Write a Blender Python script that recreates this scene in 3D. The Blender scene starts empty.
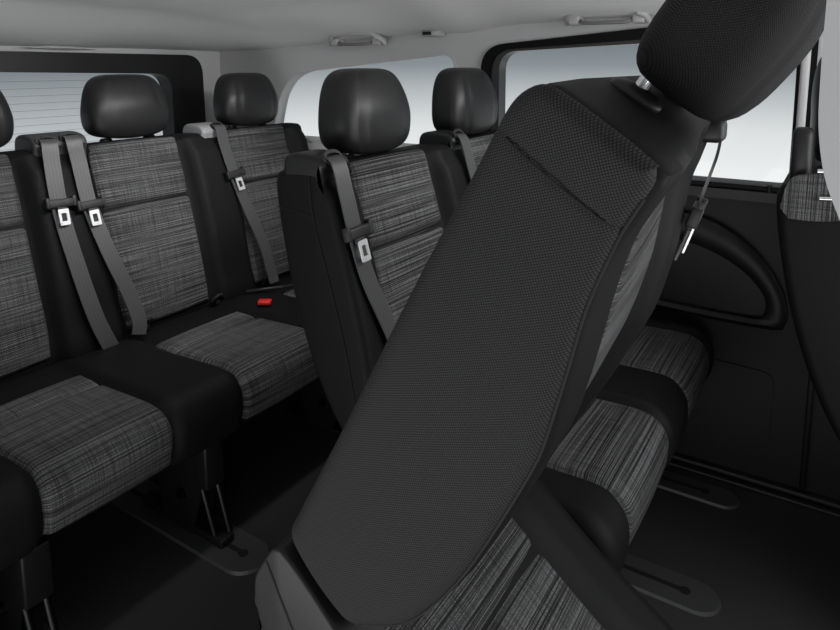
import bpy, bmesh, math, random
from mathutils import Vector, Matrix
random.seed(4)
S = bpy.context.scene
COL = S.collection

# ------------------------------------------------------------------ camera
F_PX, CY = 661.95, 160.0
cam_d = bpy.data.cameras.new('camera')
cam = bpy.data.objects.new('camera', cam_d); COL.objects.link(cam)
cam_d.sensor_width = 36.0
cam_d.lens = F_PX / 840 * 36
cam_d.shift_y = -(315 - CY) / 840
cam_d.clip_start = 0.02
AZ, PIT = math.radians(122.7414), math.radians(8.1671)
vh = Vector((math.cos(AZ), math.sin(AZ), 0)); UP = Vector((0, 0, 1))
Fw = vh * math.cos(PIT) - UP * math.sin(PIT)
Uw = vh * math.sin(PIT) + UP * math.cos(PIT)
Rw = Vector((math.sin(AZ), -math.cos(AZ), 0))
M3 = Matrix((Rw, Uw, -Fw)).transposed()
cam.matrix_world = Matrix.Translation((0, 0, 1.25)) @ M3.to_4x4()
S.camera = cam

# ------------------------------------------------------------------ world
w = bpy.data.worlds.new('world'); S.world = w; w.use_nodes = True
nt = w.node_tree; nt.nodes.clear()
tc = nt.nodes.new('ShaderNodeTexCoord')
sx = nt.nodes.new('ShaderNodeSeparateXYZ')
mr = nt.nodes.new('ShaderNodeMapRange')
mr.inputs['From Min'].default_value = -1; mr.inputs['From Max'].default_value = 1
cr = nt.nodes.new('ShaderNodeValToRGB')
bg = nt.nodes.new('ShaderNodeBackground'); wo = nt.nodes.new('ShaderNodeOutputWorld')
nt.links.new(tc.outputs['Generated'], sx.inputs[0]); nt.links.new(sx.outputs['Z'], mr.inputs['Value'])
nt.links.new(mr.outputs[0], cr.inputs[0]); nt.links.new(cr.outputs[0], bg.inputs[0]); nt.links.new(bg.outputs[0], wo.inputs[0])
els = cr.color_ramp.elements
els[0].position = 0.0; els[0].color = (.4, .4, .4, 1)
els[1].position = 1.0; els[1].color = (.35, .35, .36, 1)
for p, c in ((.30, (.5, .5, .5)), (.42, (.95, .95, .95)), (.455, (.80, .81, .82)), (.485, (.46, .49, .505)),
             (.50, (.27, .30, .32)), (.515, (.20, .23, .245)), (.60, (.22, .24, .25))):
    e = els.new(p); e.color = (*c, 1)
bg.inputs['Strength'].default_value = 1.0

def area(name, loc, target, sx_, sy_, power, col=(1, 1, 1), spread=180):
    l = bpy.data.lights.new(name, 'AREA'); l.shape = 'RECTANGLE'; l.size = sx_; l.size_y = sy_
    l.energy = power; l.color = col; l.spread = math.radians(spread)
    o = bpy.data.objects.new(name, l); COL.objects.link(o); o.location = loc
    o.rotation_euler = (Vector(target) - Vector(loc)).to_track_quat('-Z', 'Y').to_euler()
    return o
area('rear_row_fill', (-1.15, 1.25, 1.385), (-1.85, 1.25, .75), 1.1, .08, 4.4, spread=105)  # added fill, no fitting there; brightens the upper rear backrests
area('middle_row_fill', (-.22, 1.62, 1.41), (-1.05, 1.50, .80), .6, .10, 2.0, spread=105)  # added fill without a fitting, brightens the middle-row backrests
area('windscreen_daylight', (1.15, 1.15, 1.25), (-1.9, 1.3, .95), 1.3, .4, 9.0, (.98, .99, 1))
area('ceiling_fill', (.75, 1.25, .80), (-.9, 1.25, 1.6), 1.2, .5, 5.0)  # added fill aimed upwards to brighten the headliner from the front
area('door_side_fill', (-.6, -.9, .15), (-.9, .9, 2.0), 2.6, 1.0, 27.0)  # added unseen fill outside the open door, lifts the ceiling

S.view_settings.view_transform = 'Standard'; S.view_settings.look = 'None'
S.view_settings.exposure = 0.0; S.view_settings.gamma = 1.0; S.view_settings.use_curve_mapping = False

# ------------------------------------------------------------------ materials
def mat(name, col, rough=.6, metal=0.0, spec=.5, bump=0, bscale=400, coat=0):
    m = bpy.data.materials.new(name); m.use_nodes = True; n = m.node_tree
    b = n.nodes['Principled BSDF']
    b.inputs['Base Color'].default_value = (*col, 1); b.inputs['Roughness'].default_value = rough
    b.inputs['Metallic'].default_value = metal; b.inputs['Specular IOR Level'].default_value = spec
    b.inputs['Coat Weight'].default_value = coat
    t = n.nodes.new('ShaderNodeTexCoord'); no = n.nodes.new('ShaderNodeTexNoise')
    no.inputs['Scale'].default_value = bscale; no.inputs['Detail'].default_value = 3
    n.links.new(t.outputs['Object'], no.inputs['Vector'])
    if bump:
        bp = n.nodes.new('ShaderNodeBump'); bp.inputs['Strength'].default_value = bump; bp.inputs['Distance'].default_value = .0006
        n.links.new(no.outputs[0], bp.inputs['Height']); n.links.new(bp.outputs[0], b.inputs['Normal'])
    mx = n.nodes.new('ShaderNodeMapRange'); mx.inputs['To Min'].default_value = rough - .05; mx.inputs['To Max'].default_value = min(1, rough + .05)
    n.links.new(no.outputs[0], mx.inputs['Value']); n.links.new(mx.outputs[0], b.inputs['Roughness'])
    return m

def mathn(n, op, a, b=None, c=None):
    x = n.nodes.new('ShaderNodeMath'); x.operation = op
    for i, v in enumerate((a, b, c)):
        if v is None: continue
        if isinstance(v, (int, float)): x.inputs[i].default_value = v
        else: n.links.new(v, x.inputs[i])
    return x.outputs[0]

def stripe_fabric(name):
    """woven cloth: irregular fine bands running across the seat, crossed by sparse threads (UV in metres)"""
    m = bpy.data.materials.new(name); m.use_nodes = True; n = m.node_tree; b = n.nodes['Principled BSDF']
    uv = n.nodes.new('ShaderNodeUVMap'); uv.uv_map = 'UVMap'
    def noise(sx_, sy_, det=2):
        mp = n.nodes.new('ShaderNodeMapping'); mp.inputs['Scale'].default_value = (sx_, sy_, 1)
        n.links.new(uv.outputs[0], mp.inputs[0])
        t = n.nodes.new('ShaderNodeTexNoise'); t.inputs['Scale'].default_value = 1; t.inputs['Detail'].default_value = det
        n.links.new(mp.outputs[0], t.inputs['Vector']); return t.outputs[0]
    def ramp(v, a, c, lo=0, hi=1):
        r = n.nodes.new('ShaderNodeMapRange'); r.inputs['From Min'].default_value = a; r.inputs['From Max'].default_value = c
        r.inputs['To Min'].default_value = lo; r.inputs['To Max'].default_value = hi
        n.links.new(v, r.inputs['Value']); return r.outputs[0]
    bands = ramp(noise(2.5, 330), .38, .62, .15, 1)
    lines = ramp(noise(2, 430, 1), .36, .46, .12, 1)
    cross = ramp(noise(420, 9), .36, .55, .66, 1)
    weave = ramp(noise(900, 750, 1), .35, .65, .45, 1.25)
    v = mathn(n, 'MULTIPLY_ADD', bands, .65, .35)
    v = mathn(n, 'MULTIPLY', v, lines); v = mathn(n, 'MULTIPLY', v, cross); v = mathn(n, 'MULTIPLY', v, weave); v = mathn(n, 'POWER', v, 1.9)
    rp = n.nodes.new('ShaderNodeValToRGB'); rp.color_ramp.elements[0].color = (.006, .006, .006, 1)
    rp.color_ramp.elements[1].color = (.21, .21, .214, 1)
    n.links.new(v, rp.inputs[0]); n.links.new(rp.outputs[0], b.inputs['Base Color'])
    b.inputs['Roughness'].default_value = .62; b.inputs['Specular IOR Level'].default_value = .15
    b.inputs['Sheen Weight'].default_value = .0; b.inputs['Sheen Roughness'].default_value = .4
    bp = n.nodes.new('ShaderNodeBump'); bp.inputs['Strength'].default_value = .5; bp.inputs['Distance'].default_value = .001
    n.links.new(v, bp.inputs['Height']); n.links.new(bp.outputs[0], b.inputs['Normal'])
    return m

def check_fabric(name, lo, hi, cell, rough=.7):
    """small regular woven checks (UV in metres)"""
    m = bpy.data.materials.new(name); m.use_nodes = True; n = m.node_tree; b = n.nodes['Principled BSDF']
    uv = n.nodes.new('ShaderNodeUVMap'); uv.uv_map = 'UVMap'
    s = n.nodes.new('ShaderNodeSeparateXYZ'); n.links.new(uv.outputs[0], s.inputs[0])
    k = 2 * math.pi / cell
    a = mathn(n, 'SINE', mathn(n, 'MULTIPLY', s.outputs[0], k)); c = mathn(n, 'SINE', mathn(n, 'MULTIPLY', s.outputs[1], k))
    v = mathn(n, 'MULTIPLY_ADD', mathn(n, 'MULTIPLY', a, c), .5, .5)
    g = mathn(n, 'MAXIMUM', mathn(n, 'ABSOLUTE', a), mathn(n, 'ABSOLUTE', c))
    v = mathn(n, 'MULTIPLY', v, g)
    rp = n.nodes.new('ShaderNodeValToRGB'); rp.color_ramp.elements[0].color = (lo, lo, lo, 1); rp.color_ramp.elements[1].color = (hi, hi, hi * 1.03, 1)
    n.links.new(v, rp.inputs[0]); n.links.new(rp.outputs[0], b.inputs['Base Color'])
    b.inputs['Roughness'].default_value = rough; b.inputs['Specular IOR Level'].default_value = .15
    b.inputs['Sheen Weight'].default_value = .0
    bp = n.nodes.new('ShaderNodeBump'); bp.inputs['Strength'].default_value = .6; bp.inputs['Distance'].default_value = .0008
    n.links.new(v, bp.inputs['Height']); n.links.new(bp.outputs[0], b.inputs['Normal'])
    return m

FAB = stripe_fabric('striped_fabric')
CHECK = check_fabric('checked_fabric', .005, .046, .0035)
CHECK2 = check_fabric('fine_checked_fabric', .003, .026, .0028)
BLK = mat('black_cloth', (.006, .006, .0063), .6, spec=.14, bump=.4, bscale=900)
LEA = mat('black_leatherette', (.012, .012, .0125), .42, spec=.35, bump=.25, bscale=500)
PLA = mat('black_plastic', (.007, .007, .0073), .45, spec=.3, bump=.3, bscale=700)
GPL = mat('charcoal_plastic', (.016, .016, .0165), .45, spec=.35, bump=.3, bscale=700)
PAN = mat('door_panel_plastic', (.010, .010, .0105), .5, spec=.25, bump=.3, bscale=500)
RUB = mat('frame_rubber', (.004, .004, .004), .45, spec=.12)
RUB2 = mat('frame_plastic', (.03, .03, .031), .35)
LGR = mat('headliner_cloth', (.84, .84, .84), .9, bump=.3, bscale=900)
PIL = mat('pillar_grey_plastic', (.52, .52, .525), .55, bump=.2, bscale=600)
HND = mat('handle_grey_plastic', (.42, .42, .42), .35)
TWG = mat('tower_grey_plastic', (.04, .04, .042), .4)
TWL = mat('light_tower_plastic', (.26, .26, .265), .4)
SIL = mat('chrome', (.75, .75, .76), .18, metal=1)
STE = mat('dull_steel', (.03, .03, .031), .4, metal=1)
RUB3 = mat('rear_frame_plastic', (.010, .010, .0105), .4, spec=.3)
STE2 = mat('mid_grey_plastic', (.16, .16, .162), .5)  # mid grey for the inner lip of the grab handles
TRM = mat('foreground_grey_trim', (.36, .36, .365), .6)
TNG = mat('tongue_metal', (.8, .8, .81), .35, metal=.6)
RED = mat('red_plastic', (.65, .02, .015), .4)
CAR = mat('floor_carpet', (.038, .038, .039), .9, spec=.2, bump=1, bscale=260)
RAIL = mat('rail_plate', (.05, .05, .052), .5)
SLOT = mat('slot_black', (.002, .002, .002), .8)

def belt_mat():
    m = mat('belt_webbing', (.06, .06, .062), .42)
    n = m.node_tree; b = n.nodes['Principled BSDF']
    uv = n.nodes.new('ShaderNodeUVMap'); uv.uv_map = 'UVMap'; s = n.nodes.new('ShaderNodeSeparateXYZ'); n.links.new(uv.outputs[0], s.inputs[0])
    v = mathn(n, 'SINE', mathn(n, 'MULTIPLY', s.outputs[0], 2 * math.pi / .0095))
    r = n.nodes.new('ShaderNodeMapRange'); r.inputs['From Min'].default_value = -1; r.inputs['To Min'].default_value = .050; r.inputs['To Max'].default_value = .064
    n.links.new(v, r.inputs['Value']); cc = n.nodes.new('ShaderNodeCombineColor')
    for i in range(3): n.links.new(r.outputs[0], cc.inputs[i])
    n.links.new(cc.outputs[0], b.inputs['Base Color'])
    return m
BELT = belt_mat()

def glass_mat(name, tint=(.96, .97, .97), lines=False):
    m = bpy.data.materials.new(name); m.use_nodes = True; n = m.node_tree; n.nodes.clear()
    o = n.nodes.new('ShaderNodeOutputMaterial'); t = n.nodes.new('ShaderNodeBsdfTransparent'); g = n.nodes.new('ShaderNodeBsdfGlossy')
    g.inputs['Roughness'].default_value = .02; t.inputs[0].default_value = (*tint, 1)
    mx = n.nodes.new('ShaderNodeMixShader'); fr = n.nodes.new('ShaderNodeFresnel'); fr.inputs[0].default_value = 1.2
    n.links.new(fr.outputs[0], mx.inputs[0]); n.links.new(t.outputs[0], mx.inputs[1]); n.links.new(g.outputs[0], mx.inputs[2])
    n.links.new(mx.outputs[0], o.inputs[0])
    return m
GLS = glass_mat('window_glass')
GLR = glass_mat('rear_window_glass', (.78, .80, .81))

# ------------------------------------------------------------------ helpers
def link(name, bm, m, parent=None, smooth=True, loc=None, sharp=None):
    me = bpy.data.meshes.new(name)
    bmesh.ops.recalc_face_normals(bm, faces=bm.faces[:])
    bm.to_mesh(me); bm.free()
    me.materials.append(m)
    for p in me.polygons: p.use_smooth = smooth
    o = bpy.data.objects.new(name, me); COL.objects.link(o)
    if parent is not None: o.parent = parent
    if smooth:
        me.set_sharp_from_angle(angle=math.radians(sharp or 42))
    return o
def thing(name, label, cat, loc=(0, 0, 0), group=None):
    o = bpy.data.objects.new(name, None); COL.objects.link(o); o.location = loc
    o.empty_display_size = .1
    o['label'] = label; o['category'] = cat
    if group: o['group'] = group
    return o
def tag(o, label, cat, group=None):
    o['label'] = label; o['category'] = cat
    if group: o['group'] = group
    return o
def struct(name, bm, m, parent=None, **k):
    o = link(name, bm, m, parent, **k)
    if parent is None: o['kind'] = 'structure'
    return o

def box(bm, lo, hi, bevel=0, seg=3):
    r = bmesh.ops.create_cube(bm, size=1)
    vs = r['verts']
    for v in vs:
        v.co = Vector([(lo[i] + hi[i]) / 2 + v.co[i] * (hi[i] - lo[i]) for i in range(3)])
    if bevel:
        es = list({e for v in vs for e in v.link_edges})
        bmesh.ops.bevel(bm, geom=es, offset=bevel, segments=seg, profile=.5, affect='EDGES')
def tube(bm, pts, rad, n=12, caps=True):
    pts = [Vector(p) for p in pts]; rings = []
    t = (pts[1] - pts[0]).normalized(); a = t.orthogonal().normalized()
    for i, p in enumerate(pts):
        if i == 0: t = pts[1] - pts[0]
        elif i == len(pts) - 1: t = pts[-1] - pts[-2]
        else: t = pts[i + 1] - pts[i - 1]
        t.normalize(); a = (a - t * a.dot(t)).normalized(); b = t.cross(a)
        r = rad[i] if isinstance(rad, (list, tuple)) else rad
        rings.append([bm.verts.new(p + (a * math.cos(k * 2 * math.pi / n) + b * math.sin(k * 2 * math.pi / n)) * r) for k in range(n)])
    for i in range(len(rings) - 1):
        for k in range(n):
            bm.faces.new((rings[i][k], rings[i][(k + 1) % n], rings[i + 1][(k + 1) % n], rings[i + 1][k]))
    if caps: bm.faces.new(rings[0][::-1]); bm.faces.new(rings[-1])
def crom(pts, n=6, closed=False):
    """Catmull-Rom through points"""
    P = [Vector(p) for p in pts]; out = []; L = len(P)
    rng = range(L) if closed else range(L - 1)
    for i in rng:
        if closed: p0, p1, p2, p3 = P[i - 1], P[i], P[(i + 1) % L], P[(i + 2) % L]
        else: p0, p1, p2, p3 = P[max(i - 1, 0)], P[i], P[i + 1], P[min(i + 2, L - 1)]
        for k in range(n):
            t = k / n
            out.append(.5 * ((2 * p1) + (p2 - p0) * t + (2 * p0 - 5 * p1 + 4 * p2 - p3) * t * t + (3 * p1 - p0 - 3 * p2 + p3) * t ** 3))
    if not closed: out.append(P[-1].copy())
    return out
def arclen(P):
    s = [0]
    for i in range(1, len(P)): s.append(s[-1] + (P[i] - P[i - 1]).length)
    return s
def resample(P, n):
    s = arclen(P); out = []; j = 0
    for k in range(n):
        d = s[-1] * k / (n - 1)
        while j < len(P) - 2 and s[j + 1] < d: j += 1
        t = (d - s[j]) / max(1e-9, s[j + 1] - s[j]); out.append(P[j].lerp(P[j + 1], min(1, t)))
    return out
def ss(a, b, x):
    t = max(0, min(1, (x - a) / (b - a))); return t * t * (3 - 2 * t)

def sweep_y(prof, ys, inset, offs=None, r=.02, uvswap=False):
    """closed XZ outline carried along Y; ends rounded by insetting; offs(i,P,y) may move a point"""
    bm = bmesh.new(); uvl = bm.loops.layers.uv.new('UVMap')
    N = len(prof); P = [Vector((p[0], p[1])) for p in prof]
    area_ = sum(P[i].x * P[(i + 1) % N].y - P[(i + 1) % N].x * P[i].y for i in range(N))
    sg = 1 if area_ > 0 else -1
    nor = []
    for i in range(N):
        t = P[(i + 1) % N] - P[i - 1]; nor.append(Vector((t.y, -t.x)).normalized() * sg)
    sl = [0]
    for i in range(1, N + 1): sl.append(sl[-1] + (P[i % N] - P[i - 1]).length)
    ringsv = []
    for j, y in enumerate(ys):
        ring = []
        for i in range(N):
            q = P[i] - nor[i] * inset[j]
            if offs: q = q + offs(i, P[i], y, nor[i])
            ring.append(bm.verts.new((q.x, y, q.y)))
        ringsv.append(ring)
    for j in range(len(ys) - 1):
        for i in range(N):
            k = (i + 1) % N
            f = bm.faces.new((ringsv[j][i], ringsv[j][k], ringsv[j + 1][k], ringsv[j + 1][i]))
            for l, (u, v) in zip(f.loops, ((ys[j], sl[i]), (ys[j], sl[i + 1]), (ys[j + 1], sl[i + 1]), (ys[j + 1], sl[i]))):
                l[uvl].uv = (u, v)
    for ring, jj in ((ringsv[0], 0), (ringsv[-1], -1)):
        f = bm.faces.new(ring)
        for l in f.loops: l[uvl].uv = (l.vert.co.x, l.vert.co.z)
        bmesh.ops.triangulate(bm, faces=[f])
    return bm
def ends(y0, y1, r, mids, k=5):
    ys = []; ins = []
    for i in range(k + 1):
        a = math.pi / 2 * i / k
        ys.append(y0 + r * (1 - math.sin(a))) ; ins.append(r * (1 - math.cos(a)))
    ys = ys[::-1]; ins = ins[::-1]          # goes from y0 (max inset) inward
    ys = [y0 + r * (1 - math.cos(math.pi / 2 * i / k)) for i in range(k + 1)]
    ins = [r * (1 - math.sin(math.pi / 2 * i / k)) for i in range(k + 1)]
    Y = list(ys); I = list(ins)
    for m in mids:
        if ys[-1] + .004 < m < y1 - r - .004: Y.append(m); I.append(0)
    Y += [y1 + y0 - y for y in reversed(ys)]; I += list(reversed(ins))
    return Y, I

def patch(curve, y0, y1, puff=.008, grooves=(), gw=.009, gd=.012, sink=.012, nu=44, nv=90, wfun=None, lift=0.0, creases=(), post=None):
    """padded cloth panel over an open XZ curve"""
    bm = bmesh.new(); uvl = bm.loops.layers.uv.new('UVMap')
    P = resample([Vector((p[0], p[1])) for p in curve], nv); s = arclen(P); Ltot = s[-1]
    G = []
    for j in range(nv):
        t = P[min(j + 1, nv - 1)] - P[max(j - 1, 0)]; n = Vector((-t.y, t.x)).normalized()
        row = []
        for i in range(nu):
            a = i / (nu - 1)
            # denser near the borders
            a = .5 - .5 * math.cos(math.pi * a) if False else a
            ww = wfun(s[j] / Ltot) if wfun else 0
            ya, yb = y0 - ww, y1 + ww
            y = ya + (yb - ya) * a
            de = min(y - ya, yb - y); dv = min(s[j], Ltot - s[j])
            e = ss(0, .018, de) * ss(0, .018, dv)
            h = lift + puff * e - sink * (1 - e) + puff * .6 * math.sin(math.pi * a)
            for g in grooves: h -= gd * math.exp(-((s[j] - g * Ltot) / gw) ** 2)
            q = P[j] + n * h
            if post: q = q + post(q, y, n)
            row.append((bm.verts.new((q.x, y, q.y)), (y, s[j])))
        G.append(row)
    for j in range(nv - 1):
        for i in range(nu - 1):
            c = (G[j][i], G[j][i + 1], G[j + 1][i + 1], G[j + 1][i])
            f = bm.faces.new([x[0] for x in c])
            for l, x in zip(f.loops, c): l[uvl].uv = x[1]
    return bm

def ribbon(pts, width=.047, th=.0016, wdir=(0, 1, 0), twist=None, nsub=8):
    bm = bmesh.new(); uvl = bm.loops.layers.uv.new('UVMap')
    P = crom(pts, nsub); s = arclen(P); rows = []
    for i, p in enumerate(P):
        t = (P[min(i + 1, len(P) - 1)] - P[max(i - 1, 0)]).normalized()
        wd = Vector(wdir) if not callable(wdir) else Vector(wdir(i / (len(P) - 1)))
        wd = (wd - t * wd.dot(t)).normalized(); n = t.cross(wd)
        rows.append([(bm.verts.new(p + wd * (width * a) + n * b), a * width) for a, b in ((-.5, -th), (-.25, -th), (0, -th * .9), (.25, -th), (.5, -th), (.5, th), (0, th * .9), (-.5, th))])
    for i in range(len(rows) - 1):
        for k in range(8):
            a, b, c, d = rows[i][k], rows[i][(k + 1) % 8], rows[i + 1][(k + 1) % 8], rows[i + 1][k]
            f = bm.faces.new((a[0], b[0], c[0], d[0]))
            for l, (u, v) in zip(f.loops, ((a[1], s[i]), (b[1], s[i]), (c[1], s[i + 1]), (d[1], s[i + 1]))): l[uvl].uv = (u, v)
    bm.faces.new([x[0] for x in rows[0]]); bm.faces.new([x[0] for x in rows[-1]])
    return bm
def plate(loop, y0, y1, holes=None):
    """solid plate between y0,y1 from an XZ loop (convexity not needed)"""
    bm = bmesh.new()
    a = [bm.verts.new((p[0], y0, p[1])) for p in loop]; b = [bm.verts.new((p[0], y1, p[1])) for p in loop]
    n = len(loop)
    for i in range(n): bm.faces.new((a[i], a[(i + 1) % n], b[(i + 1) % n], b[i]))
    f1 = bm.faces.new(a); f2 = bm.faces.new(b)
    bmesh.ops.triangulate(bm, faces=[f1, f2])
    return bm
def ring_plate(outer, inner, y0, y1, mapf=lambda x, y, z: (x, y, z), bev=0):
    """ring between two equally long XZ loops"""
    bm = bmesh.new(); n = len(outer)
    def V(p, y): return bm.verts.new(mapf(p[0], y, p[1]))
    oa = [V(p, y0) for p in outer]; ia = [V(p, y0) for p in inner]
    ob = [V(p, y1) for p in outer]; ib = [V(p, y1) for p in inner]
    for i in range(n):
        k = (i + 1) % n
        for q in ((oa[i], oa[k], ia[k], ia[i]), (ob[i], ob[k], ib[k], ib[i]), (oa[i], oa[k], ob[k], ob[i]), (ia[i], ia[k], ib[k], ib[i])):
            try: bm.faces.new(q)
            except ValueError: pass
    if bev:
        bmesh.ops.bevel(bm, geom=bm.edges[:], offset=bev, segments=2, affect='EDGES', clamp_overlap=True)
    return bm
def quad_loop(c, r, n=8, side=10):
    """rounded loop through 4 corners (x,z), radii r (4)"""
    out = []
    C = [Vector(p) for p in c]
    if not isinstance(r, (list, tuple)): r = [r] * 4
    for i in range(4):
        p, q, s = C[i - 1], C[i], C[(i + 1) % 4]
        d1 = (p - q).normalized(); d2 = (s - q).normalized()
        a = q + d1 * r[i]; b = q + d2 * r[i]
        for k in range(n + 1):
            t = k / n; out.append((1 - t) ** 2 * a + 2 * t * (1 - t) * q + t * t * b)
        nq = C[(i + 1) % 4]; e = nq - d2 * r[(i + 1) % 4]
        for k in range(1, side): out.append(b.lerp(e, k / side))
    return out
def sq_loop(x0, x1, z0, z1, n=8, side=10):
    return quad_loop([(x0, z0), (x1, z0), (x1, z1), (x0, z1)], 1e-4, n, side)

# ------------------------------------------------------------------ setting
WY = 2.10                                  # far side wall plane
# floor
bm = bmesh.new(); box(bm, (-2.5, .36, -.05), (1.2, 2.16, 0)); struct('floor', bm, CAR, smooth=False)
# sill strip at the foot of the far wall
bm = bmesh.new(); box(bm, (-2.4, 2.075, .0), (1.2, 2.10, .022), .004); box(bm, (-2.4, 2.045, .0), (1.2, 2.066, .012), .004)
struct('baseboard_right', bm, GPL)

# ceiling: shallow moulded headliner
def zroof(X): return 1.435 + .045 * ss(-2.3, -.4, X)
def zedge(X): return 1.315 + .075 * ss(-2.35, -.7, X)
def ceil_z(X, y):
    e = ss(1.62, 2.13, y); e2 = ss(.85, .33, y) if False else ss(0, 1, (.88 - y) / .5)
    z = zroof(X) + (zedge(X) - zroof(X)) * max(e, e2) ** 1.3
    b = ss(-2.0, -2.5, X); z += (1.312 - z) * b
    z -= .012 * math.exp(-((X + 2.02) / .16) ** 2) * math.exp(-((y - 1.72) / .22) ** 2)
    z += .018 * math.exp(-((X + 1.9) / .22) ** 2) * math.exp(-((y - 1.95) / .12) ** 2)
    z -= .014 * math.exp(-((X + 1.15) / .12) ** 2) * ss(1.5, 2.0, y)
    return z
bm = bmesh.new(); nx, ny = 120, 70; g = []
for i in range(nx + 1):
    X = -2.5 + 3.7 * i / nx
    g.append([bm.verts.new((X, .36 + 1.80 * j / ny, ceil_z(X, .36 + 1.80 * j / ny))) for j in range(ny + 1)])
for i in range(nx):
    for j in range(ny): bm.faces.new((g[i][j], g[i + 1][j], g[i + 1][j + 1], g[i][j + 1]))
r = bmesh.ops.extrude_face_region(bm, geom=bm.faces[:])
for v in [x for x in r['geom'] if isinstance(x, bmesh.types.BMVert)]: v.co.z += .03
struct('ceiling', bm, LGR)

# far side wall: lower door panel, upper part with two window openings
bm = bmesh.new(); box(bm, (-2.5, WY, 0), (1.2, WY + .06, .875)); struct('wall_right', bm, PAN, smooth=False)
qo = quad_loop([(-2.14, .93), (-1.19, .93), (-1.195, 1.298), (-2.06, 1.222)], [.05, .05, .06, .16])
qm = sq_loop(-2.5, -1.14, .875, 1.42); qm = quad_loop([(-2.5, .875), (-1.14, .875), (-1.14, 1.42), (-2.5, 1.42)], 1e-4)
struct('wall_right_rear', ring_plate(qm, qo, WY, WY + .06), PIL, sharp=30)
so = quad_loop([(-1.085, .895), (-.075, .895), (-.075, 1.40), (-1.09, 1.315)], [.05, .03, .03, .09])
sm_ = quad_loop([(-1.14, .875), (1.2, .875), (1.2, 1.46), (-1.14, 1.46)], 1e-4)
struct('wall_right_front', ring_plate(sm_, so, WY, WY + .06), PIL, sharp=30)
# quarter window
wi = struct('window_1', ring_plate(quad_loop([(-2.14, .93), (-1.19, .93), (-1.195, 1.298), (-2.06, 1.222)], [.05, .05, .06, .16]),
        quad_loop([(-2.118, .945), (-1.197, .945), (-1.202, 1.291), (-2.045, 1.214)], [.05, .05, .06, .155]), WY - .004, WY + .05), PIL, sharp=30)
link('pane', plate(quad_loop([(-2.13, .94), (-1.194, .94), (-1.197, 1.295), (-2.05, 1.218)], [.05, .05, .06, .155]), WY + .03, WY + .034), GLS, wi, smooth=False)
# sliding door window: wide black frame, stepped charcoal inner frame, pane
wi = struct('window_2', ring_plate(so, quad_loop([(-1.05, .905), (-.10, .905), (-.10, 1.35), (-1.052, 1.300)], [.05, .03, .03, .08]), WY - .014, WY + .05, bev=0), RUB, sharp=30)
link('window_frame', ring_plate(quad_loop([(-1.055, .90), (-.10, .90), (-.10, 1.352), (-1.055, 1.302)], [.05, .03, .03, .08]),
        quad_loop([(-1.02, .913), (-.118, .913), (-.118, 1.334), (-1.022, 1.294)], [.045, .03, .03, .065]), WY - .004, WY + .05), RUB2, wi, sharp=30)
link('pane', plate(quad_loop([(-1.04, .908), (-.11, .908), (-.11, 1.342), (-1.04, 1.298)], [.05, .03, .03, .07]), WY + .035, WY + .039), GLS, wi, smooth=False)
bm = bmesh.new(); tube(bm, [(-1.0, WY + .005, 1.2985), (-.55, WY + .005, 1.318), (-.125, WY + .005, 1.337)], .0022, 8)
link('trim_strip', bm, HND, wi)
# near side wall behind the open sliding door, with a quarter window of its own
bm = bmesh.new(); box(bm, (-2.5, .30, 0), (-1.25, .36, .875)); box(bm, (-2.5, .30, 1.30), (-1.25, .36, 1.45)); box(bm, (-2.5, .30, .875), (-2.2, .36, 1.3)); box(bm, (-1.33, .30, .875), (-1.25, .36, 1.3))
struct('wall_left', bm, PIL, smooth=False)
bm = bmesh.new(); box(bm, (-2.2, .32, .875), (-1.33, .325, 1.30)); struct('window_4', bm, GLS, smooth=False)

# rear: tailgate wall with heated window
RX = -2.45
def ymap(x, y, z): return (y, x, z)        # loop coordinates (Y,Z) with depth along X
ro = quad_loop([(.50, .80), (1.985, .80), (1.975, 1.293), (.52, 1.300)], [.08, .06, .085, .08])
ri = quad_loop([(.66, .86), (1.812, .86), (1.812, 1.213), (.66, 1.235)], [.06, .05, .075, .07])
rw = quad_loop([(.30, 0), (2.16, 0), (2.16, 1.44), (.30, 1.44)], 1e-4)
struct('wall_rear', ring_plate(rw, ro, RX - .06, RX, ymap), PIL, sharp=30)
wr = struct('window_3', ring_plate(ro, ri, RX - .05, RX + .03, ymap), RUB3, sharp=50)
bm = bmesh.new(); lp = quad_loop([(.65, .85), (1.82, .85), (1.82, 1.222), (.65, 1.244)], [.06, .05, .075, .07])
a = [bm.verts.new((RX - .03, p[0], p[1])) for p in lp]; b = [bm.verts.new((RX - .034, p[0], p[1])) for p in lp]
for i in range(len(lp)): bm.faces.new((a[i], a[(i + 1) % len(lp)], b[(i + 1) % len(lp)], b[i]))
bm.faces.new(a); bm.faces.new(b); link('pane', bm, GLR, wr, smooth=False)
bm = bmesh.new()
for k in range(12): box(bm, (RX - .029, .68, .90 + k * .0265), (RX - .0285, 1.79, .9008 + k * .0265))
link('heating_wires', bm, RUB2, wr, smooth=False)
bm = bmesh.new(); tube(bm, [(RX + .045, 1.22, 1.311), (RX + .045, 1.30, 1.3135), (RX + .045, 1.38, 1.3125), (RX + .045, 1.47, 1.309)], [.002, .006, .006, .002], 10)
tag(link('roof_trim_clip', bm, HND), 'thin pale grey trim clip in the headliner above the rear window', 'trim clip')

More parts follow.
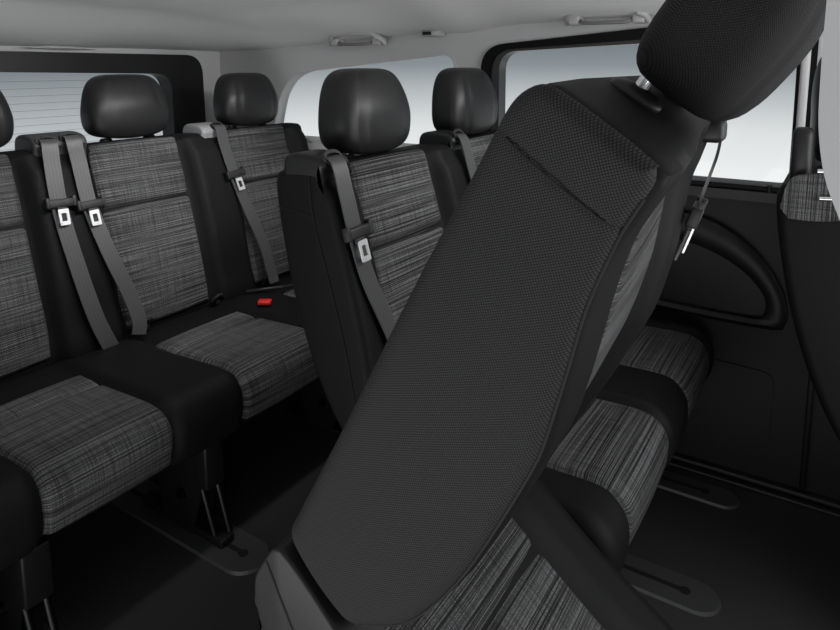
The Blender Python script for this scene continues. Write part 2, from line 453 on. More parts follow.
# raised arm-rest moulding, pocket and sill on the lower panel
def band(pts_o, pts_i, y0, y1):
    o_ = crom(pts_o, 6); i_ = crom(pts_i, 6); n = min(len(o_), len(i_))
    o_ = resample(o_, 60); i_ = resample(i_, 60)
    bm = bmesh.new()
    rows = []
    for k in range(60):
        a, b = o_[k], i_[k]
        row = []
        for t, yy in ((0, y0), (.0, y1 + .004), (.06, y1), (.5, y1 - .006), (.94, y1), (1, y1 + .004), (1, y0)):
            p = a.lerp(b, t); row.append(bm.verts.new((p.x, yy, p.y)))
        rows.append(row)
    for k in range(59):
        for j in range(6): bm.faces.new((rows[k][j], rows[k][j + 1], rows[k + 1][j + 1], rows[k + 1][j]))
    bm.faces.new(rows[0]); bm.faces.new(rows[-1])
    return bm
O_ = [(-.78, .80), (-.60, .812), (-.43, .812), (-.33, .80), (-.24, .76), (-.16, .69), (-.11, .61), (-.095, .55), (-.10, .51), (-.13, .497), (-.30, .495), (-.50, .50), (-.78, .505)]
I_ = [(-.78, .725), (-.60, .73), (-.43, .728), (-.35, .718), (-.27, .69), (-.20, .645), (-.155, .59), (-.15, .555), (-.155, .53), (-.18, .522), (-.32, .522), (-.50, .528), (-.78, .535)]
lining = thing('door_armrest_moulding', 'black curved armrest moulding on the side panel below the large side window', 'door trim', (-.4, WY, .5))
def pillow_plate(lp, y0, y1, r=.006):
    bm = bmesh.new(); n = len(lp); P = [Vector((p[0], p[1])) for p in lp]
    ar = sum(P[i].x * P[(i + 1) % n].y - P[(i + 1) % n].x * P[i].y for i in range(n)); sg = 1 if ar > 0 else -1
    rings = []
    for ins, y in ((0, y1), (0, y0 + r), (r * .3, y0 + r * .3), (r, y0)):
        ring = []
        for i in range(n):
            t = (P[(i + 1) % n] - P[i - 1]).normalized(); q = P[i] - Vector((t.y, -t.x)) * sg * ins
            ring.append(bm.verts.new((q.x, y, q.y)))
        rings.append(ring)
    for a, b in zip(rings, rings[1:]):
        for i in range(n): bm.faces.new((a[i], a[(i + 1) % n], b[(i + 1) % n], b[i]))
    f1 = bm.faces.new(rings[0]); f2 = bm.faces.new(rings[-1]); bmesh.ops.triangulate(bm, faces=[f1, f2])
    return bm
def world_child(name, bm, m, root, **k):
    bmesh.ops.translate(bm, vec=-root.location, verts=bm.verts[:]); return link(name, bm, m, root, **k)
world_child('armrest_band', band(O_, I_, WY, WY - .035), PLA, lining)
loop = resample(crom(I_, 6), 60)
world_child('recess_panel', plate([Vector((p.x, p.y)) for p in loop], WY - .012, WY), PLA, lining, smooth=False)
tr = struct('trim_2', plate(quad_loop([(-.62, .085), (-.118, .118), (-.115, .355), (-.62, .375)], [.02, .03, .04, .02]), WY - .006, WY), PAN, smooth=False)
bm = plate(quad_loop([(-2.5, .865), (1.2, .865), (1.2, .893), (-2.5, .893)], .01), WY - .03, WY + .004)
struct('trim_3', bm, GPL)
bm = bmesh.new(); tube(bm, [(-.165, WY - .018, .885), (-.165, WY - .018, .912)], .006, 12)
tag(link('lock_knob', bm, PLA), 'small black door lock knob on the window sill beside the right seat', 'lock knob')
# vertical shut line and pillar trim between the side windows
bm = bmesh.new(); tube(bm, [(-.116, WY - .016, .90), (-.117, WY - .016, 1.10), (-.119, WY - .016, 1.33)], .0035, 8); struct('trim_4', bm, RUB)
bm = bmesh.new(); box(bm, (-.112, WY - .03, .895), (-.09, WY + .01, 1.385), .008); struct('trim_5', bm, PIL)
# dark lower skirt of side panel near the B pillar
bm = bmesh.new(); box(bm, (-.03, WY - .02, .03), (-.015, WY, .87), .004); struct('trim_6', bm, PLA)

# grab handles and roof bezel
def handle(name, x0, x1, z, label):
    t = thing(name, label, 'grab handle', ((x0 + x1) / 2, 2.05, z), 'grab handles above the side windows'); t.scale = (1, 1, 1.35)
    xm = (x0 + x1) / 2; L = (x1 - x0) / 2
    bm = bmesh.new()
    tube(bm, crom([(-L, 0, -.008), (-L * .9, -.022, .006), (-L * .6, -.034, .012), (0, -.038, .014), (L * .6, -.034, .012), (L * .9, -.022, .006), (L, 0, -.008)], 5), .0085, 12)
    for v in bm.verts: v.co.z = v.co.z * 1.0 + (.006 if abs(v.co.x) < L * .8 else 0)
    link('grip', bm, HND, t)
    for s in (-1, 1):
        bm = bmesh.new(); box(bm, (s * L * .78 - .018, -.022, -.014), (s * L * .78 + .018, .03, .008), .006); link('mount', bm, HND, t)
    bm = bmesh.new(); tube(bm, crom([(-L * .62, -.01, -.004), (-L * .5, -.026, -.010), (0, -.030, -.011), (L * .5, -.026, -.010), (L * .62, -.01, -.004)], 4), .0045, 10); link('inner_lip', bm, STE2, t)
    return t
handle('grab_handle', -1.735, -1.475, 1.343, 'pale grey grab handle above the rear quarter window')
handle('grab_handle', -.765, -.51, 1.392, 'pale grey grab handle above the large side window')
t = thing('roof_vent', 'small grey slotted roof bezel between the two grab handles', 'roof bezel', (-1.27, 2.06, 1.362))
bm = bmesh.new(); box(bm, (-.035, -.030, -.010), (.035, .03, .010), .005); link('bezel', bm, HND, t)
bm = bmesh.new(); box(bm, (-.024, -.033, -.006), (.012, -.027, .006), .001); link('insert', bm, STE, t)

# foreground grey trim cut off by the frame
lp = crom([(-.0145, 1.42), (-.0155, 1.30), (-.0155, 1.25), (-.0135, 1.205), (-.004, 1.165), (.020, 1.120), (.060, 1.085), (.12, 1.065), (.22, 1.06)], 6) + [Vector((.22, 1.43)), Vector((-.0145, 1.43))]
bm = plate([Vector((p.x, p.y)) for p in lp], .50, .56)
struct('trim_1', bm, TRM, smooth=False)

# ------------------------------------------------------------------ floor rails
def rail(name, x0, x1, y, w_, label, slot_end, grp='seat rail plates on the floor'):
    t = thing(name, label, 'seat rail', (x1, y, 0), grp)
    h = w_ / 2; L = x1 - x0
    lp = [(-L, -h), (-h, -h)] + [(-h + h * math.sin(a), -h * math.cos(a)) for a in [math.pi * k / 18 for k in range(1, 18)]] + [(-h, h), (-L, h)]
    bm = bmesh.new()
    a = [bm.verts.new((p[0], p[1], 0)) for p in lp]; b = [bm.verts.new((p[0] * 1 - (.003 if p[0] > -h else 0), p[1] * .95, .008)) for p in lp]
    for i in range(len(lp)): bm.faces.new((a[i], a[(i + 1) % len(lp)], b[(i + 1) % len(lp)], b[i]))
    bm.faces.new(a); bm.faces.new(b); link('plate', bm, RAIL, t, sharp=30)
    bm = bmesh.new(); e = slot_end - x1
    box(bm, (-L + .01, -.007, .0075), (e, .007, .0086))
    r = bmesh.ops.create_cone(bm, cap_ends=True, segments=20, radius1=.013, radius2=.013, depth=.0016)
    bmesh.ops.translate(bm, vec=(e, 0, .0081), verts=r['verts'])
    link('slot', bm, SLOT, t, smooth=False)
    return t
rail('seat_rail', -.78, -.155, 1.535, .105, 'rounded floor rail plate nearest the tipped seat', -.235)
rail('seat_rail', -.78, -.17, 1.96, .09, 'rounded floor rail plate under the far middle-row cushion beside the side panel', -.262)
rail('seat_rail', -1.75, -1.145, 1.05, .125, 'rounded floor rail plate below the rear bench between two cushions', -1.215)
rail('seat_rail', -1.75, -1.145, .60, .125, 'floor rail plate under the left end of the rear bench', -1.215)

# ------------------------------------------------------------------ seats
# local frame of a seat: x forward from the back/cushion crease, z up from the floor
REAR = [(-.045, .425), (-.10, .50), (-.15, .60), (-.195, .73), (-.225, .86), (-.240, .96), (-.238, 1.00)]
FRONT = [(-.108, 1.015), (-.112, .99), (-.085, .90), (-.05, .78), (-.02, .66), (.0, .55), (.02, .47), (.01, .42)]
def back_outline():
    pts = REAR + [(-.215, 1.016), (-.15, 1.022)] + FRONT
    return [Vector(p) for p in resample(crom(pts + [pts[0]], 6), 74)][:-1]
FABC = [(.004, .450), (-.003, .52), (-.024, .62), (-.054, .74), (-.088, .87), (-.116, .96), (-.124, .992), (-.135, 1.012), (-.152, 1.019)]
def fab_curve(): return crom(FABC[::-1], 8)

CUSH = [(-.03, .30), (-.05, .36), (-.03, .44), (.06, .452), (.20, .448), (.36, .455), (.46, .456), (.49, .445), (.512, .418), (.517, .38), (.510, .335), (.485, .308), (.42, .298), (.2, .29)]
CFAB = [(.135, .449), (.17, .448), (.24, .448), (.36, .453), (.450, .455), (.490, .444), (.514, .416), (.518, .38), (.511, .338), (.500, .315)]

def headrest(root, x, y, z, wd=.285, ht=.207, dp=.120, tilt=0, name='headrest', material=None, posts=True, post_len=.055):
    bm = bmesh.new(); uvl = bm.loops.layers.uv.new('UVMap'); NZ, NA = 26, 56; rings = []
    for k in range(NZ + 1):
        t = -1 + 2 * k / NZ
        zz = math.sin(t * math.pi / 2)                # denser to the ends
        q = (1 - abs(zz) ** 4.2) ** (1 / 4.2) if abs(zz) < 1 else 0
        top = 1 - .15 * ss(-.3, 1, zz)                # narrower crown
        W = wd / 2 * max(q, .0) * top; D = dp / 2 * max(q, 0) * (1 - .22 * ss(0, 1, zz)); lean = -.012 * ss(-.2, 1, zz)
        ring = []
        for a in range(NA):
            th = 2 * math.pi * a / NA; c, s_ = math.cos(th), math.sin(th); n = 3.6
            xx = abs(c) ** (2 / n) * (1 if c > 0 else -1); yy = abs(s_) ** (2 / n) * (1 if s_ > 0 else -1)
            px = D * xx + lean
            if xx > 0: px += .008 * (1 - yy * yy) * q - .004 * math.exp(-((abs(yy) - .62) / .035) ** 2) * q
            ring.append(bm.verts.new((px, W * yy, zz * ht / 2 + .004 * yy * yy * (1 if zz < 0 else 0))))
        rings.append(ring)
    for k in range(NZ):
        for a in range(NA):
            vs = (rings[k][a], rings[k][(a + 1) % NA], rings[k + 1][(a + 1) % NA], rings[k + 1][a])
            try: f = bm.faces.new(vs)
            except ValueError: continue
            for l in f.loops: l[uvl].uv = (l.vert.co.x * .8 + l.vert.co.y, l.vert.co.z)
    bmesh.ops.remove_doubles(bm, verts=bm.verts[:], dist=1e-5)
    h = link(name, bm, material or LEA, root, sharp=70); h.location = (x, y, z); h.rotation_euler = (0, tilt, 0)
    if posts:
        for s in (-1, 1):
            bm = bmesh.new(); tube(bm, [(.0, s * .078, -ht / 2 - post_len), (0, s * .078, -ht / 2 + .02)], .0052, 12); link('post', bm, SIL, h)
    return h
def collar(root, x, y, z, r=.017, tilt=0):
    bm = bmesh.new(); rr = bmesh.ops.create_cone(bm, cap_ends=True, segments=24, radius1=r, radius2=r * .75, depth=.008)
    bmesh.ops.scale(bm, vec=(.9, 1.3, 1), verts=bm.verts[:])
    o = link('post_collar', bm, PLA, root, sharp=40); o.location = (x, y, z); o.rotation_euler = (0, tilt, 0); return o

def tongue(root, p, d, wd=(0, 1, 0), name='belt_tongue'):
    """black slider with a bright slotted metal plate; p position, d direction of the belt downwards"""
    d = Vector(d).normalized(); wv = Vector(wd).normalized(); wv = (wv - d * wv.dot(d)).normalized(); n = wv.cross(d).normalized()
    if n.x < 0: n = -n
    Mx = Matrix((wv * 1.15, n, d * 1.1)).transposed().to_4x4(); Mx.translation = Vector(p)
    bm = bmesh.new(); box(bm, (-.034, -.006, -.011), (.034, .009, .011), .004); box(bm, (-.013, -.004, .008), (.013, .007, .024), .003)
    box(bm, (-.037, -.006, -.016), (-.027, .011, .012), .003); box(bm, (.027, -.006, -.016), (.037, .011, .012), .003)
    bmesh.ops.transform(bm, matrix=Mx, verts=bm.verts[:]); o = link(name, bm, GPL, root)
    lo = quad_loop([(-.0125, .016), (.0125, .016), (.0125, .057), (-.0125, .057)], .003, 4, 2)
    li = quad_loop([(-.0065, .026), (.0065, .026), (.0065, .047), (-.0065, .047)], .002, 4, 2)
    bm = ring_plate(lo, li, .006, .009)
    bmesh.ops.transform(bm, matrix=Mx, verts=bm.verts[:]); link('tongue_plate', bm, TNG, o, smooth=False)
    return o

def belt(root, pts, label=None, width=.046, wdir=(0, 1, 0)):
    o = link('seat_belt', ribbon(pts, width, .0014, wdir), BELT, root, sharp=60)
    return o
def front_x(z):
    P = FABC
    for a, b in zip(P, P[1:6]):
        if a[1] <= z <= b[1]: return a[0] + (b[0] - a[0]) * (z - a[1]) / (b[1] - a[1])
    return P[0][0] if z < P[0][1] else P[5][0]

def bench(name, label, x, z, fabs, y0, y1, towers, belts, group=None, hs=(0, 0, 0)):
    """fabs: (ya,yb) of each cloth panel (world Y); everything else local to root"""
    root = thing(name, label, 'bench seat', (x, (y0 + y1) / 2, 0), group); ym = (y0 + y1) / 2
    L0, L1 = y0 - ym, y1 - ym
    F_ = [(a - ym, b - ym) for a, b in fabs]
    mids = [L0 + (L1 - L0) * k / 130 for k in range(1, 130)]
    prof = back_outline(); prof = [Vector((p.x, p.y + z)) for p in prof]
    ys, ins = ends(L0, L1, .020, mids)
    def offs(i, P, y, n):
        if n.x < .3: return Vector((0, 0))
        inside = 0
        for a, b in F_: inside = max(inside, ss(a - .035, a + .01, y) * ss(b + .035, b - .01, y))
        bol = 1 - inside
        hh = ss(1.03 + z, .95 + z, P.y)
        return n * (.026 * bol * hh) - n * (.018 * inside)
    link('backrest', sweep_y(prof, ys, ins, offs), BLK, root, sharp=60)
    cprof = [Vector(p) for p in resample(crom(CUSH + [CUSH[0]], 6), 80)][:-1]; cprof = [Vector((p.x, p.y + z)) for p in cprof]
    def coffs(i, P, y, n):
        if n.y < .0 and n.x < .3: return Vector((0, 0))
        inside = 0
        for a, b in F_: inside = max(inside, ss(a - .02, a + .015, y) * ss(b + .02, b - .015, y))
        return n * (.012 * (1 - inside)) * ss(.0, .12, P.x) - n * .010 * inside
    ys, ins = ends(L0, L1, .035, mids)
    link('seat_base', sweep_y(cprof, ys, ins, coffs), BLK, root, sharp=60)
    for k, (a, b) in enumerate(F_):
        c = [Vector((p.x, p.y + z)) for p in fab_curve()]
        link('back_cushion', patch(c, a, b, puff=.007, grooves=(.36,), gd=.020, gw=.0075), FAB, root, sharp=80)
        c = [Vector((p[0], p[1] + z)) for p in crom(CFAB, 6)]
        c = c[::-1]
        c = c[::-1]
        link('seat_cushion', patch([Vector((p.x, p.y)) for p in c[::-1]][::-1], a, b, puff=.006, grooves=(.20,), gd=.007, gw=.012, sink=.010, wfun=None), FAB, root, sharp=80)
        m = (a + b) / 2
        headrest(root, -.190, m + hs[k], 1.127 + z)
        for s in (-1, 1): collar(root, -.190, m + hs[k] + s * .078, 1.024 + z)
    # under-frame and legs
    bm = bmesh.new(); tube(bm, [(.42, L0 + .05, .27 + z), (.42, L1 - .05, .27 + z)], .014, 12); tube(bm, [(.08, L0 + .05, .27 + z), (.08, L1 - .05, .27 + z)], .014, 12)
    for yy in (L0 + .12, L1 - .12): tube(bm, [(.42, yy, .27 + z), (.08, yy, .27 + z)], .012, 10)
    link('frame', bm, PLA, root)
    return root, ym

def leg(root, x, y, name='leg'):
    lp = [Vector(p) for p in crom([(-.15, .285), (-.16, .20), (-.12, .10), (-.10, .03), (.0, .02), (.04, .10), (.055, .17), (.075, .285)], 4)]
    bm = plate(lp, -.028, -.022); bm2 = plate(lp, .022, .028)
    me = bpy.data.meshes.new('t'); bm2.to_mesh(me); bm2.free(); bm.from_mesh(me); bpy.data.meshes.remove(me)
    box(bm, (.035, -.03, .16), (.082, .03, .285), .006)
    o = link(name, bm, PLA, root, sharp=30); o.location = (x, y, 0)
    bm = bmesh.new(); tube(bm, [(.04, -.016, .17), (.085, -.014, .03)], .0085, 10); tube(bm, [(.06, .018, .17), (.105, .018, .03)], .0085, 10)
    tube(bm, [(-.02, -.04, .12), (-.02, .04, .12)], .014, 12); link('lever', bm, STE, o)
    bm = bmesh.new(); box(bm, (-.22, -.022, .0095), (.12, .022, .03), .004); link('foot', bm, PLA, o)
    return o

def tower(root, x, y0, y1, z, h, m=TWG, name='belt_guide'):
    """raised shoulder housing the belt leaves through"""
    lp = crom([(-.10, -.06), (-.10, 0), (-.095, h * .7), (-.075, h * .98), (-.03, h), (.005, h * .85), (.018, h * .5), (.012, 0), (.02, -.06)], 5)
    ys, ins = ends(y0, y1, .012, [y0 + (y1 - y0) * k / 6 for k in range(1, 6)])
    bm = sweep_y([Vector((p.x, p.y)) for p in lp], ys, ins)
    o = link(name, bm, m, root, sharp=60); o.location = (x, 0, z)
    return o
def guide_loop(root, x, y, z, wd=.058):
    """oval plastic mouth around the belt"""
    o_ = []; i_ = []
    for k in range(36):
        a = 2 * math.pi * k / 36
        o_.append(Vector((wd / 2 * math.copysign(abs(math.cos(a)) ** .8, math.cos(a)), .017 * math.sin(a)))); i_.append(Vector(((wd / 2 - .006) * math.copysign(abs(math.cos(a)) ** .8, math.cos(a)), .009 * math.sin(a))))
    bm = ring_plate(o_, i_, -.006, .007, lambda a, b, c: (b, a, c))
    o = link('belt_outlet', bm, GPL, root, sharp=50); o.location = (x, y, z); o.rotation_euler = (0, -.5, 0)
    return o
def ring_buckle(root, x, y, z, m=GPL):
    bm = bmesh.new(); pts = []
    for k in range(25):
        a = 2 * math.pi * k / 24; pts.append((.012 * math.sin(a), .021 * math.cos(a), .021 * math.sin(a)))
    tube(bm, pts, .0055, 8, caps=False); box(bm, (-.012, -.010, -.012), (.006, .010, .012), .003)
    o = link('child_seat_anchor', bm, m, root); o.location = (x, y, z); return o

# rear bench -------------------------------------------------------
X3 = -1.79
r3, ym = bench('rear_bench_seat', 'black three-place rear bench with striped cloth cushions and three headrests below the rear window', X3, -.01,
           [(.60, .912), (1.12, 1.45), (1.642, 1.965)], .47, 2.045, [], [], hs=(.042, .018, .018))
for yy in (.60, 1.05, 1.62): leg(r3, .40, yy - ym)
tower(r3, -.115, .955 - ym, 1.112 - ym, .995, .058, TWG)
tower(r3, -.115, 1.53 - ym, 1.632 - ym, .990, .052, TWL)
BX = .012
def mkbelt(root, x, ym, P, tz, z0=0, w_=.046):
    """P list of world (y,z); belt lies just before the bolster surface"""
    pts = []
    for (y, z, dx) in P: pts.append((front_x(min(z - z0, 1.0)) + .030 + dx + (.012 if z < 1.0 else 0), y - ym, z))
    belt(root, pts, width=w_)
    # tongue
    for a, b in zip(pts, pts[1:]):
        if a[2] >= tz >= b[2]:
            t = (a[2] - tz) / (a[2] - b[2]); p = Vector(a).lerp(Vector(b), t)
            tongue(root, p + Vector((.006, 0, 0)), Vector(b) - Vector(a)); break
mkbelt(r3, X3, ym, [(.990, 1.040, -.03), (.990, 1.035, 0), (.985, .97, .006), (.980, .85, .006), (.988, .72, .01), (1.010, .55, .014), (1.035, .46, .02), (1.05, .42, .02)], .868)
mkbelt(r3, X3, ym, [(1.058, 1.045, -.03), (1.058, 1.040, 0), (1.062, .97, .006), (1.065, .85, .006), (1.085, .72, .014), (1.12, .58, .02), (1.13, .50, .03), (1.12, .46, .035)], .850)
mkbelt(r3, X3, ym, [(1.595, 1.035, -.03), (1.595, 1.030, 0), (1.600, .96, .006), (1.612, .86, .006), (1.635, .74, .010), (1.67, .60, .016), (1.68, .50, .02), (1.68, .46, .03)], .865)
guide_loop(r3, -.105, .990 - ym, 1.036); guide_loop(r3, -.105, 1.058 - ym, 1.040); guide_loop(r3, -.105, 1.597 - ym, 1.032, .052)
for yy, zz in ((1.175, .462), (1.45, .455), (1.69, .462)): ring_buckle(r3, .035, yy - ym, zz)
bm = bmesh.new(); box(bm, (-.022, -.016, -.006), (.022, .016, .008), .004); o = link('belt_buckle', bm, RED, r3); o.location = (.20, 1.51 - ym, .462); o.rotation_euler = (0, 0, .6)
o['label'] = 'red belt buckle button'
bm = bmesh.new(); tube(bm, crom([(.06, 1.56 - ym, .458), (.12, 1.60 - ym, .468), (.16, 1.70 - ym, .462), (.13, 1.80 - ym, .458)], 6), .006, 8); link('buckle_strap', bm, GPL, r3)

# middle-row double bench ------------------------------------------
X2 = -.80
r2, ym2 = bench('middle_bench_seat', 'black two-place middle-row bench with striped cloth cushions and two headrests behind the tipped seat', X2, .012,
           [(1.145, 1.475), (1.67, 1.99)], 1.025, 2.055, [], [], hs=(-.014, -.03))
for yy in (1.535, 1.96): leg(r2, .20, yy - ym2)
tower(r2, -.115, 1.026 - ym2, 1.118 - ym2, 1.022, .042, LEA)
tower(r2, -.115, 1.565 - ym2, 1.655 - ym2, 1.022, .042, LEA)
mkbelt(r2, X2, ym2, [(1.060, 1.060, -.03), (1.060, 1.050, .0), (1.058, .98, .012), (1.062, .88, .012), (1.072, .80, .012), (1.10, .70, .016), (1.125, .60, .02), (1.14, .50, .02)], .905)
mkbelt(r2, X2, ym2, [(1.600, 1.060, -.03), (1.600, 1.050, .0), (1.600, .98, .012), (1.612, .88, .012), (1.63, .80, .012), (1.65, .70, .016), (1.67, .60, .02), (1.68, .50, .02)], .80)
guide_loop(r2, -.105, 1.062 - ym2, 1.056, .056); guide_loop(r2, -.105, 1.600 - ym2, 1.056, .056)
# thin seam lines on the near side of the backrest
bm = bmesh.new()
tube(bm, [(-.232, -(ym2 - 1.0245), .945), (-.16, -(ym2 - 1.0235), .938), (-.11, -(ym2 - 1.0245), .93)], .0012, 6)
link('side_seam', bm, SLOT, r2)
bm = bmesh.new(); tube(bm, crom([(-.135, -(ym2 - 1.0235), 1.02), (-.125, -(ym2 - 1.0235), .93), (-.085, -(ym2 - 1.0235), .80), (-.045, -(ym2 - 1.0235), .66), (-.02, -(ym2 - 1.0235), .54)], 6), .0014, 6)
link('side_piping', bm, SLOT, r2)

# tipped single seat in the foreground ------------------------------
def xz(pts, cy_=.53): return [Vector(p) for p in pts]
TX, TY = -.42, .775
tp = thing('tipped_seat', 'single seat tipped forward in the foreground, its headrest cut off by the top edge', 'seat', (TX, TY, 0))
YN, YF = .530, 1.020
def tl(name, bm, m, parent=tp, **k):
    """geometry written in room coordinates, moved under the tipped seat"""
    bmesh.ops.translate(bm, vec=(-TX, -TY, 0), verts=bm.verts[:]); return link(name, bm, m, parent, **k)
RE = [(-.537, .684), (-.494, .763), (-.439, .866), (-.367, 1.004), (-.321, 1.090), (-.283, 1.158), (-.261, 1.200), (-.244, 1.224), (-.221, 1.234), (-.197, 1.223), (-.170, 1.205), (-.145, 1.188), (-.122, 1.170)]
FR = [(-.114, 1.160), (-.122, 1.146), (-.140, 1.118), (-.158, 1.085), (-.174, 1.036), (-.186, .985), (-.197, .938), (-.211, .888), (-.230, .846), (-.260, .784), (-.293, .724), (-.330, .672), (-.372, .630), (-.435, .598)]
BO = [(-.480, .625)]
out = resample(crom([Vector(p) for p in RE + FR + BO] + [Vector(RE[0])], 5), 132)[:-1]
ys, ins = ends(YN + .012, YF, .018, [YN + .02 + .012 * k for k in range(1, 40)])
def yaw(P, y, n):
    return -Vector((.94, -.34)) * (.020 + .018 * ss(.98, 1.14, P.y)) * ss(.58, .96, y) * ss(.60, .72, P.y)
def toffs(i, P, y, n):
    if P.y > 1.15 and n.y > .3: return yaw(P, y, n) * ss(-.20, -.12, P.x) + Vector((0, .003 * ss(.53, .66, y) * ss(1.02, .86, y) * ss(.3, .6, n.y)))
    if n.x < .25 or P.y > 1.165: return Vector((0, 0))
    e = ss(.63, .68, y) * ss(.935, .895, y) * ss(1.165, 1.12, P.y)
    return n * (.012 * ss(.90, .95, y) * ss(1.165, 1.10, P.y) - .016 * e) + yaw(P, y, n)
tl('backrest', sweep_y(out, ys, ins, toffs), BLK, sharp=60)
# checked side panel, slightly padded, with its cross seam
NV, NU = 120, 40
A_ = resample(crom([Vector(p) for p in RE], 6), NV)
B_ = resample(crom([Vector(p) for p in [(-.437, .602), (-.371, .636), (-.331, .678), (-.296, .728), (-.264, .787), (-.234, .848), (-.215, .891), (-.202, .938), (-.190, .985), (-.178, 1.035), (-.163, 1.078), (-.146, 1.118), (-.130, 1.146), (-.124, 1.158), (-.124, 1.169)]], 6), NV)
A_ = resample(crom([Vector(p) for p in RE], 6), NV)
bm = bmesh.new(); uvl = bm.loops.layers.uv.new('UVMap'); G = []
c0, c1 = Vector((-.257, 1.192)), Vector((-.151, 1.117)); cd = (c1 - c0).normalized(); cn = Vector((-cd.y, cd.x))
ed = Vector((.47, .883))
for j in range(NV):
    row = []
    for i in range(NU):
        a = i / (NU - 1); a = .5 - .5 * math.cos(math.pi * a) * (1) ; p = A_[j].lerp(B_[j], a)
        dm = min((p - A_[j]).length, (p - B_[j]).length)
        dj = min(j, NV - 1 - j) / (NV - 1) * .68
        e = math.sqrt(max(0, 1 - (1 - min(1, dm / .022)) ** 2)); e *= math.sqrt(max(0, 1 - (1 - min(1, dj / .012)) ** 2)) if j < NV / 2 else 1
        h = .016 * e + .006 * math.sin(math.pi * a)
        dd = abs((p - c0).dot(cn)); h -= .0035 * math.exp(-(dd / .0022) ** 2)
        row.append((bm.verts.new((p.x, YN + .014 - h, p.y)), (p.dot(Vector((.883, -.47))), p.dot(ed))))
    G.append(row)
for j in range(NV - 1):
    for i in range(NU - 1):
        c = (G[j][i], G[j][i + 1], G[j + 1][i + 1], G[j + 1][i])
        try: f = bm.faces.new([x[0] for x in c])
        except ValueError: continue
        for l, x in zip(f.loops, c): l[uvl].uv = x[1]
sp = tl('side_panel', bm, CHECK, sharp=80); sp['label'] = 'checked cloth side panel'
bm = bmesh.new(); tube(bm, [(c0.x + (c1.x - c0.x) * t, YN + .0125 - .016 * min(1, max(0, 1 - (1 - min(1, min(t * .13 + .001, (1 - t) * .13 + .0015) / .022)) ** 2)) ** .5 - .006 * math.sin(math.pi * (.5 - .5 * math.cos(math.pi * t) if 0 else t)), c0.y + (c1.y - c0.y) * t) for t in [.02 + .96 * k / 24 for k in range(25)]], .0010, 6)
tl('panel_seam', bm, SLOT)
bm = bmesh.new(); tube(bm, crom([(p.x, YN + .010, p.y) for p in B_[::6]], 3), .0018, 6); tl('front_piping', bm, SLOT)
# striped cloth on the front
fc = crom([(-.438, .612), (-.372, .655), (-.330, .695), (-.285, .768), (-.250, .836), (-.226, .888), (-.208, .940), (-.194, .990), (-.181, 1.038), (-.166, 1.086), (-.150, 1.118), (-.138, 1.140)][::-1], 6)
tl('back_cushion', patch(fc, .655, .912, puff=.003, grooves=(.50,), gd=.010, gw=.008, sink=.001, lift=.003, post=yaw), FAB, sharp=80)
# cushion tipped down towards the front
JT = Vector((-.452, .572)); ct, st = math.cos(math.radians(-37.5)), math.sin(math.radians(-37.5))
def T(p):
    q = Vector((p[0], p[1] - .452)); return JT + Vector((ct * q.x - st * q.y, st * q.x + ct * q.y))
cp = [T(p) for p in resample(crom([Vector(p) for p in CUSH + [CUSH[0]]], 6), 80)][:-1]
ys, ins = ends(YN, YF, .035, [YN + .01 * k for k in range(1, 48)])
tl('seat_base', sweep_y(cp, ys, ins, lambda i, P, y, n: n * (.010 if n.y > .3 else 0) * (ss(.90, .94, y))), BLK, sharp=60)
tl('seat_cushion', patch([T(p) for p in crom([Vector(p) for p in [(.0, .452), (.06, .452)] + CFAB], 6)], .556, .905, puff=.006, grooves=(.19,), gd=.010, gw=.010, sink=.010), FAB, sharp=80)
# hinge covers at the near lower corner
hp = quad_loop([(-.548, .674), (-.592, .600), (-.575, .44), (-.40, .44)], [.016, .03, .02, .02], 6, 4)
hp = crom([(-.534, .662), (-.545, .664), (-.558, .655), (-.582, .617), (-.588, .598), (-.587, .57), (-.575, .53), (-.54, .44), (-.44, .42), (-.36, .45), (-.36, .49), (-.40, .545), (-.448, .592), (-.50, .638)], 4, closed=True)
bm = pillow_plate(hp, YN - .008, YN + .05, .005)
hc = tl('hinge_cover', bm, PLA, sharp=50)
bm = bmesh.new(); tube(bm, [(-.563, YN - .0082, .640), (-.535, YN - .0082, .590), (-.49, YN - .0082, .51), (-.45, YN - .0082, .43)], .0016, 6); tl('cover_seam', bm, SLOT)
bm = plate([Vector(p) for p in crom([(-.600, .560), (-.606, .548), (-.598, .535), (-.592, .52), (-.600, .50), (-.59, .42), (-.54, .40), (-.56, .52)], 4, closed=True)], YN + .01, YN + .03)
tl('recliner_bracket', bm, PLA, sharp=35)
# far-side belt outlet, hanging belt
bm = bmesh.new(); box(bm, (-.195, .95, 1.146), (-.133, .985, 1.180), .010); tl('belt_guide', bm, LEA)
tl('seat_belt', ribbon([(-.150, .99, 1.168), (-.143, .99, 1.160), (-.152, 1.03, 1.12), (-.168, 1.04, 1.065), (-.180, 1.04, 1.02), (-.192, 1.04, .985), (-.202, 1.04, .958)], .030, .0018, (-.14, 1, 0)), BELT, sharp=60)
t_ = tongue(tp, Vector((-.178 - TX, 1.035 - TY, 1.032)), (-.010, 0, -.03), (-.1, 1, 0))
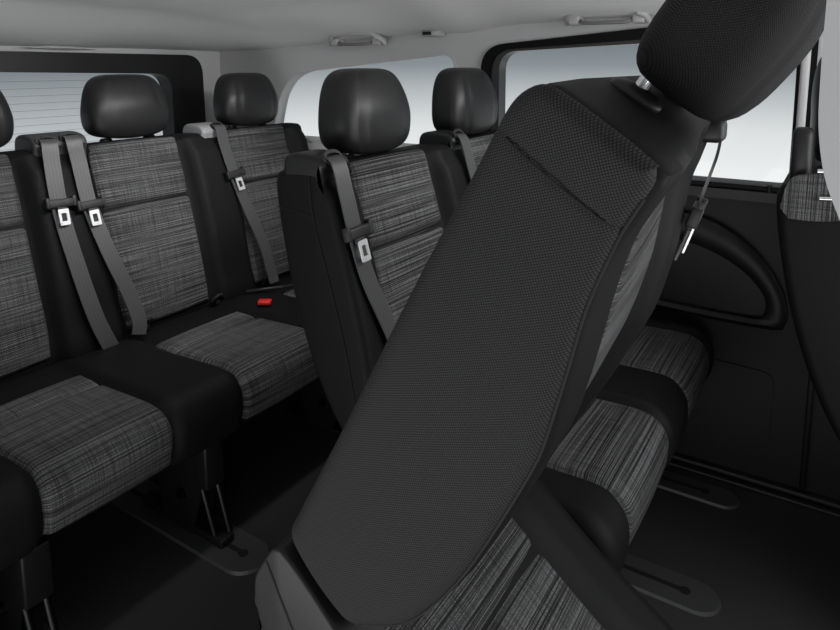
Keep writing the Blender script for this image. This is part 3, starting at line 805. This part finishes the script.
# headrest with posts and collars
HT = math.radians(36)
hx, hz = -.090, 1.305
hr = headrest(tp, hx - TX, .775 - TY, hz, wd=.282, ht=.225, dp=.122, tilt=HT, material=CHECK2, posts=False)
for s in (-1, 1):
    ax = Vector((math.sin(HT), 0, math.cos(HT)))
    c = Vector((hx - TX, .775 - TY + s * .078, hz)) - ax * .108 + Vector((-.008, 0, .004))
    c = Vector((-.188 - TX, .775 - TY + s * .078, 1.214))
    bm = bmesh.new(); tube(bm, [c - ax * .03, c + ax * .028, c + ax * .06], .0078, 16); link('post', bm, SIL, tp)
    cc = Vector((-.184 - TX, .775 - TY + s * .078, 1.219))
    bm = bmesh.new(); rr = bmesh.ops.create_uvsphere(bm, u_segments=32, v_segments=12, radius=1); bmesh.ops.scale(bm, vec=(.030, .019, .012), verts=bm.verts[:])
    o = link('post_collar', bm, GPL, tp, sharp=60); o.location = cc; o.rotation_euler = (0, math.radians(30), 0)
for yy in (.60, .95):
    bm = bmesh.new(); tube(bm, [(-.30, yy, .36), (-.33, yy, .2), (-.36, yy, .03)], .014, 12); box(bm, (-.50, yy - .03, 0.0), (-.28, yy + .03, .035), .008); tl('leg', bm, STE)

# front seat at the right edge --------------------------------------
fs, ymf = bench('front_seat', 'dark front seat seen from behind at the right edge, partly hidden by grey trim', .135, .0, [(1.60, 1.90)], 1.50, 2.0, [], [])
fs['category'] = 'seat'
for c in fs.children:
    if c.name.startswith('headrest'): c.location.x += .05; c.location.z += .03; c.scale = (1, 1, 1.2)
    if c.name.startswith('post_collar'): c.location.x += .05
for yy in (1.56, 1.94):
    bm = bmesh.new(); box(bm, (.05, yy - .03, 0), (.45, yy + .03, .29), .01); o = link('leg', bm, PLA, fs); o.location = (0, -ymf, 0)
lp = [Vector(p) for p in crom([(-.232, .965), (-.222, 1.015), (-.20, 1.034), (-.14, 1.036), (-.125, 1.0), (-.125, .955), (-.17, .945), (-.215, .945)], 4)]
bm = bmesh.new(); uvl = bm.loops.layers.uv.new('UVMap')
a = [bm.verts.new((p.x, -.257, p.y)) for p in lp]; b = [bm.verts.new((p.x, -.24, p.y)) for p in lp]
for i in range(len(lp)): bm.faces.new((a[i], a[(i + 1) % len(lp)], b[(i + 1) % len(lp)], b[i]))
bm.faces.new(a)
for f in bm.faces:
    for l in f.loops: l[uvl].uv = (l.vert.co.z, l.vert.co.x)
link('shoulder_patch', bm, FAB, fs)
bm = bmesh.new(); tube(bm, [(-.172, -.262, 1.045), (-.13, -.262, 1.048)], .005, 12); link('guide_pin', bm, SIL, fs)
bm = bmesh.new(); tube(bm, [(-.165, -.262, .992), (-.12, -.262, .995)], .005, 12); link('guide_pin', bm, SIL, fs)
bm = bmesh.new(); box(bm, (-.222, -.23, 1.01), (-.185, -.18, 1.125), .012); link('belt_guide', bm, LEA, fs)
